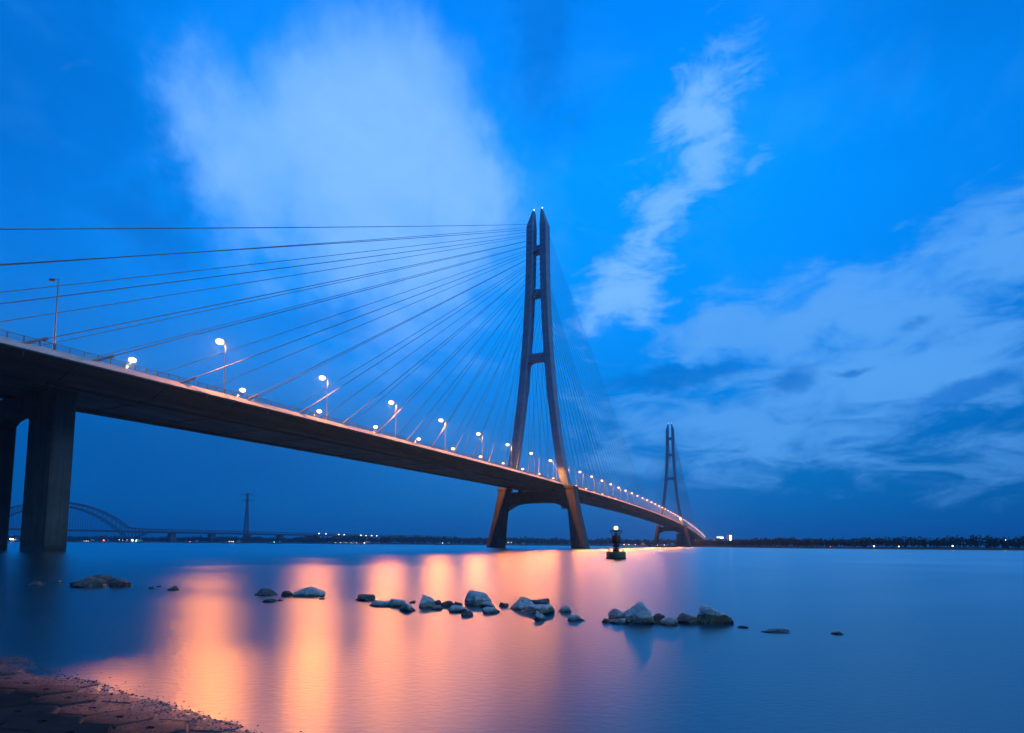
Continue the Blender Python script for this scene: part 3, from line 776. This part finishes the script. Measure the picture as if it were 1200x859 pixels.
def make_rock(i, x, y, w, h, mat, lab):
    rnd = random.Random(100 + i)
    bm = bmesh.new(); bmesh.ops.create_icosphere(bm, subdivisions=4, radius=1.0)
    planes = []
    for _ in range(15):
        n = Vector((rnd.gauss(0, 1), rnd.gauss(0, 1), rnd.gauss(.15, .9))).normalized(); planes.append((n, rnd.uniform(.5, .88)))
    off = Vector((i * 7.3, i * 3.1, 0))
    for v in bm.verts:
        p = v.co.copy()
        for n, d in planes:
            e = p.dot(n) - d
            if e > 0: p -= n * e * .98
        p += v.co * (noise.noise(p * 1.6 + off) * .12 + noise.noise(p * 5 + off) * .06 + noise.noise(p * 13 + off) * .03)
        v.co = p
    xs = [v.co.x for v in bm.verts]; zs = [v.co.z for v in bm.verts]
    mx = max(zs); wx = max(xs) - min(xs)
    sub = .55
    for v in bm.verts:
        v.co.x *= w / wx * 1.03; v.co.y *= w / wx * .8
        z = v.co.z / mx; v.co.z = h * z * (1.0) if z > 0 else h * z * sub
    for f_ in bm.faces: f_.smooth = True
    me = bpy.data.meshes.new('rock'); bm.to_mesh(me); bm.free(); me.materials.append(MR[mat])
    o = bpy.data.objects.new('rock', me); C.objects.link(o); o.location = (x, y, 0)
    o.rotation_euler = (0, 0, rnd.choice((0, 0, PI)) + rnd.uniform(-.15, .15))
    tag(o, lab, 'rock', 'line of rocks lying in the shallow water')
for i, ((x, y, w, h), (mt, lab)) in enumerate(zip(ROCKS, RL)): make_rock(i, x, y, w, h, mt, lab)

# ------------------------------------------------------------------ near bank of hexagonal paving
# waterline from (-8.1, 8.6) to (-2.2, 5.1)
A = Vector((-8.1, 8.6, 0)); B = Vector((-2.3, 5.15, 0)); ud = (B - A).normalized(); nd = Vector((ud.y, -ud.x, 0))   # nd = inland
if nd.y > 0: nd = -nd
def bank_pt(u, v): return A + ud * u + nd * v
def bank_z(u, v): return -.005 + .085 * v + .02 * noise.noise(Vector((u * .6, v * .6, 0)))
def pav_mat(t, b):
    geo = t.node('ShaderNodeNewGeometry').outputs['Position']
    n = t.noise(geo, 1.3, 6, .65); nf = t.noise(geo, 30, 5, .65); z = t.sep(geo)[2]
    wet = t.map(t.math('ADD', z, t.math('MULTIPLY', t.math('SUBTRACT', n, .5), .08)), -.01, .10, 0, 1)
    c = t.mix(t.map(n, .35, .65), (.022, .023, .023), (.042, .042, .042)); c = t.mix(t.map(nf, .4, .7, 0, .5), c, (.03, .03, .03))
    t.put(b.inputs['Base Color'], t.mix(wet, t.mix(.55, c, (.04, .035, .03)), c))
    nr = t.bump(t.math('ADD', t.math('MULTIPLY', nf, .4), n), .7, .04)
    t.put(b.inputs['Roughness'], t.math('ADD', .3, t.map(nf, .3, .7, -.06, .06))); t.put(b.inputs['Normal'], nr)
    df = t.node('ShaderNodeBsdfDiffuse'); t.put(df.inputs['Color'], c); t.put(df.inputs['Normal'], nr)
    mx = t.node('ShaderNodeMixShader'); t.put(mx.inputs[0], t.map(wet, .15, .9)); t.l.new(b.outputs[0], mx.inputs[1]); t.l.new(df.outputs[0], mx.inputs[2])
    t.l.new(mx.outputs[0], t.n['Material Output'].inputs['Surface'])
M['paving'] = material('wet_concrete_paving', pav_mat)
mb = MB(); r = .34; hx = r * math.sqrt(3)
for i in range(-30, 36):
    for j in range(0, 30):
        u = i * hx + (j % 2) * hx / 2; v = -.42 + j * r * 1.5
        if bank_pt(u, v).y < -9 : continue
        rnd = random.Random(i * 91 + j)
        dz = rnd.uniform(-.008, .012); tx, ty = rnd.uniform(-.012, .012), rnd.uniform(-.012, .012)
        top, low, mid = [], [], []
        for k in range(6):
            a = PI / 6 + k * PI / 3
            jit = rnd.uniform(-.035, .012) if rnd.random() < .3 else rnd.uniform(-.008, .008)
            for lst, q, zo in ((top, r - .028 + jit, 0), (mid, r - .008 + jit, -.02), (low, r - .008 + jit, -.1)):
                uu, vv = u + q * cos(a), v + q * sin(a); p = bank_pt(uu, vv)
                lst.append((p.x, p.y, bank_z(u, v) + .085 * q * sin(a) + dz + tx * q * cos(a) + ty * q * sin(a) + zo + .014 - .055 * math.exp(-max(0, v + .42) / .45)))
        # recessed lifting hole in the middle of each block
        cc = bank_pt(u, v)
        mb.loft([low, mid, top], caps=False)
        hole = []; hb_ = []
        for k in range(6):
            a = PI / 6 + k * PI / 3; p = bank_pt(u + .05 * cos(a), v + .035 * sin(a))
            zc = sum(t_[2] for t_ in top) / 6
            hole.append((p.x, p.y, zc)); hb_.append((p.x, p.y, zc - .06))
        b0 = len(mb.v)
        mb.add(top + hole, [(k, (k + 1) % 6, 6 + (k + 1) % 6, 6 + k) for k in range(6)])
        mb.add(hole + hb_, [(k, (k + 1) % 6, 6 + (k + 1) % 6, 6 + k) for k in range(6)])
tag(mb.build('bank_paving', M['paving']), kind='structure')
mb = MB(); N1, N2 = 90, 50; vs = []
for i in range(N1 + 1):
    for j in range(N2 + 1):
        u = -26 + 56 * i / N1; v = -2.5 + 21 * (j / N2) ** 1.2; p = bank_pt(u, v)
        vs.append((p.x, p.y, bank_z(u, v) - .012 + .012 * noise.noise(Vector((u * 3, v * 3, 1))) if v > -.3 else -.03 + .3 * (v + .3)))
mb.add(vs, [(i * (N2 + 1) + j, (i + 1) * (N2 + 1) + j, (i + 1) * (N2 + 1) + j + 1, i * (N2 + 1) + j + 1) for i in range(N1) for j in range(N2)], True)
M['mud'] = material('wet_mud', pav_mat)
tag(mb.build('river_bank', M['mud']), kind='structure')
# wet gravel washed up along the waterline
mb = MB()
for i in range(2600):
    u = random.uniform(-3, 12.5); v = random.gauss(.12, .16) + .10 * sin(u * 1.3)
    if v < -.35: continue
    p = bank_pt(u, v); rr = random.uniform(.005, .014) * random.uniform(.7, 1.4); z = max(bank_z(u, v), -.01) + rr * .3 + (.028 if v > .1 else 0)
    c = Vector((p.x, p.y, z)); vs = []
    for k in range(6): vs.append(c + Vector((cos(k * PI / 3) * rr * random.uniform(.8, 1.4), sin(k * PI / 3) * rr * random.uniform(.8, 1.3), random.uniform(-.2, .2) * rr)))
    vs.append(c + Vector((0, 0, rr * .75)))
    mb.add(vs, [(k, (k + 1) % 6, 6) for k in range(6)], True)
def grav(t, b):
    geo = t.node('ShaderNodeNewGeometry').outputs['Position']
    t.put(b.inputs['Base Color'], t.ramp(t.noise(geo, 20, 2), [(.3, (.02, .018, .016)), (.7, (.07, .06, .05))])); b.inputs['Roughness'].default_value = .12
M['gravel'] = material('wet_gravel', grav)
tag(mb.build('gravel', M['gravel']), 'wet pebbles washed up along the waterline of the paved bank', 'gravel', kind='stuff')

# ------------------------------------------------------------------ haze
if HAZE > 0:
    hz = MB(); hz.box((0, 2250, 112), (13000, 8000, 236)); ho = hz.build('haze', None); tag(ho, kind='stuff')
    hm = bpy.data.materials.new('evening_haze'); hm.use_nodes = True; nt = hm.node_tree; nt.nodes.clear()
    pv = nt.nodes.new('ShaderNodeVolumePrincipled'); pv.inputs['Color'].default_value = (.30, .68, 1, 1); pv.inputs['Density'].default_value = HAZE; pv.inputs['Anisotropy'].default_value = .78
    oo = nt.nodes.new('ShaderNodeOutputMaterial'); nt.links.new(pv.outputs[0], oo.inputs['Volume']); ho.data.materials.append(hm)
    hm.cycles.homogeneous_volume = True if hasattr(hm.cycles, 'homogeneous_volume') else None

# ------------------------------------------------------------------ world
w = bpy.data.worlds.new('World'); SC.world = w; w.use_nodes = True; t = NT(w.node_tree)
bg = w.node_tree.nodes['Background']
d = t.vmath('NORMALIZE', t.node('ShaderNodeTexCoord').outputs['Generated'])
x, y, z = t.sep(d)
DEG = 180 / PI
az = t.math('MULTIPLY', t.math('ARCTAN2', x, y), DEG); el = t.math('MULTIPLY', t.math('ARCSINE', z), DEG)
# clouds live on a high plane: perspective stretches them towards the horizon
zc = t.math('ADD', t.math('MAXIMUM', z, 0.0), .14)
cp = t.xyz(t.math('DIVIDE', x, zc), t.math('DIVIDE', y, zc), 0.0)
ae = t.xyz(az, el, 0.0)
warp = t.vmath('SUBTRACT', t.noise(cp, 1.3, 5, .6, col=True), (.5, .5, .5))
warp2 = t.vmath('SUBTRACT', t.noise(ae, .16, 5, .62, col=True), (.5, .5, .5))
base = t.ramp(t.map(el, -3, 60), [(0.0, (.0, .09, .29)), (.048, (.0, .104, .325)), (.12, (.0, .132, .41)), (.25, (.0, .175, .58)), (.42, (.0, .24, .84)), (.62, (.0, .265, .92)), (.78, (.0, .20, .80)), (1, (.0, .12, .55))])
side = t.map(t.math('ABSOLUTE', t.math('ADD', az, 0)), 18, 60, 1.0, .66, True)
base = t.mix(1.0, base, t.xyz(side, side, t.map(side, .66, 1, .74, 1)), 'MULTIPLY')
def blob(ca, ce, ra, re, rot, warpk=1.0, soft=2.0, wv=None):
    v = t.vmath('ADD', ae, t.vmath('MULTIPLY', wv or warp2, (13 * warpk, 9 * warpk, 0)))
    v = t.vmath('SUBTRACT', v, (ca, ce, 0)); vx, vy, _ = t.sep(v)
    c_, s_ = cos(R(rot)), sin(R(rot))
    a = t.math('DIVIDE', t.math('ADD', t.math('MULTIPLY', vx, c_), t.math('MULTIPLY', vy, s_)), ra)
    b_ = t.math('DIVIDE', t.math('SUBTRACT', t.math('MULTIPLY', vy, c_), t.math('MULTIPLY', vx, s_)), re)
    r2 = t.math('ADD', t.math('MULTIPLY', a, a), t.math('MULTIPLY', b_, b_))
    return t.math('POWER', 2.718, t.math('MULTIPLY', t.math('POWER', r2, soft / 2), -1))
fine = t.noise(cp, 3.2, 8, .62, .4); med = t.noise(cp, 1.2, 5, .6, .3); wisp = t.noise(t.vmath('MULTIPLY', ae, (.5, 1.3, 1)), .28, 6, .62, .6)
def layer(col, blobs, c, tex, lo=.2, hi=.8, opac=1.0, amp=.9):
    acc = None
    for bq in blobs:
        v = t.math('MULTIPLY', blob(*bq[:5], *(bq[6:] if len(bq) > 6 else ())), bq[5])
        acc = v if acc is None else t.math('MAXIMUM', acc, v)
    e = t.math('ADD', acc, t.math('MULTIPLY', t.math('SUBTRACT', tex, .5), amp))
    k = t.math('MULTIPLY', t.map(e, lo, hi, 0.0, 1.0, True), t.math('MULTIPLY_ADD', acc, .45, .55))
    return t.mix(t.math('MULTIPLY', k, opac, clamp=True), col, c)
col = base
# dark blue cloud bank in the left of the sky
col = layer(col, [(-46, 42, 15, 8, 20, .8), (-36, 27, 7, 5, 0, .7), (-44, 33, 14, 16, 10, .7), (3, 45, 5, 9, 0, .55), (-20, 22, 8, 3, 5, .5), (-30, 21, 14, 7, 0, .35), (44, 40, 16, 14, -10, .5)], (0, .105, .45), med, .12, .8, .85)
col = layer(col, [(-32, 8, 26, 7, 0, .9, .3)], (0, .075, .30), med, .1, .9, .8, .3)
# broad bright veil left of the pylon
col = layer(col, [(-16, 37, 14.5, 10.5, 12, 1.0, .6, 3.6), (-27, 33, 10, 8, -30, .85, 1.0, 2.6), (-7.0, 35, 7.2, 11, 12, .95, .7, 2.4), (-15, 30, 17, 8, 0, .95, 1.0, 2.0), (-12, 23, 13, 8, 0, .6, 1.0, 2.0)], (.20, .45, .98), med, .22, 1.0, .95, 1.5)
# diagonal streak right of the pylon
col = layer(col, [(20.8, 38.0, 7.8, 4.6, 52, 1.0, .5), (16.5, 32, 4.0, 6, 8, .8, .7), (12.5, 27, 9, 4.4, 42, 1.0, .7), (26.2, 34.6, 2.2, .8, 25, .5, .5)], (.18, .44, .96), wisp, .35, 1.05, .9, 2.0)
# low broad pale band at right
col = layer(col, [(32, 20.5, 15, 5.0, -4, .95, .8, 2.6), (43, 22.5, 10, 5, 16, .9, 1.0), (21, 21, 10, 3.6, -6, .9, .9), (36, 15.0, 19, 5.5, 0, 1.0, .6), (24, 10.5, 19, 5.5, 0, .9, .6), (40, 8, 14, 5, 0, .6, .5), (12, 14, 9, 6, 0, .6, .8)], (.085, .32, .76), wisp, .28, .95, .95, 1.8)
# slim violet veil low behind the far pylon
col = layer(col, [(17, 4.5, 10, 4.5, 0, .5, .5), (-8, 9, 8, 6, 0, .2, .5)], (.035, .15, .50), med, .2, .9, .8, .6)
# dark cloud scraps
col = layer(col, [(17, 17.0, 9, 1.8, 3, .9, .6), (28.3, 15.8, 3.2, 1.3, 0, .9, .35), (33.2, 15.8, 2.2, .45, 0, .8, .25), (41.5, 13.2, 5, 1.2, 8, .9, .35), (38.3, 19, 2.4, .5, 8, .6, .3),
                  (33, 9.7, 3.8, .6, 0, .6, .3), (22.1, 9.2, 3.0, .35, 0, .5, .25), (33, 12.4, 2.5, .7, 0, .35, .3)], (.0, .135, .50), fine, .25, .75, .8, 1.1)
# high thin mottling
mot = t.map(fine, .45, .72, 0, .2, True)
col = t.mix(t.math('MULTIPLY', mot, t.map(el, 10, 30)), col, (.04, .29, .9))
# a little of the physical twilight sky on top, tinted by the white balance
sky = t.node('ShaderNodeTexSky', sky_type='NISHITA'); sky.sun_disc = False; sky.sun_elevation = R(1.0); sky.sun_rotation = R(200); sky.air_density = 1.5
tint = t.mix(1.0, sky.outputs[0], (.0002, .0015, .004), 'MULTIPLY')
col = t.mix(1.0, col, t.map(y, -.5, .45, .55, 1.0, True), 'MULTIPLY')
t.put(bg.inputs[0], t.mix(1.0, col, tint, 'ADD'))
bg.inputs[1].default_value = SKY

dusk_fill = bpy.data.lights.new('dusk_fill', 'SUN'); dusk_fill.energy = .9; dusk_fill.angle = R(30); dusk_fill.color = (.45, .75, 1.0)  # after sunset: added blue fill from an unseen source, brightens the rock tops
so = bpy.data.objects.new('dusk_fill', dusk_fill); C.objects.link(so); so.rotation_euler = Vector((-.55, .4, -.75)).to_track_quat('-Z', 'Y').to_euler()

# ------------------------------------------------------------------ render settings
SC.view_settings.view_transform = 'Standard'; SC.view_settings.look = 'None'; SC.view_settings.exposure = 0; SC.view_settings.gamma = 1
SC.render.engine = 'CYCLES'
cy = SC.cycles
cy.use_denoising = True; cy.denoising_input_passes = 'RGB_ALBEDO_NORMAL'; cy.denoiser = 'OPENIMAGEDENOISE'; cy.max_bounces = 6; cy.volume_bounces = 0; cy.glossy_bounces = 3; cy.diffuse_bounces = 2
cy.sample_clamp_indirect = 6; cy.sample_clamp_direct = 0; cy.use_light_tree = True; cy.caustics_reflective = False; cy.caustics_refractive = False
cy.use_adaptive_sampling = True; cy.adaptive_threshold = .01
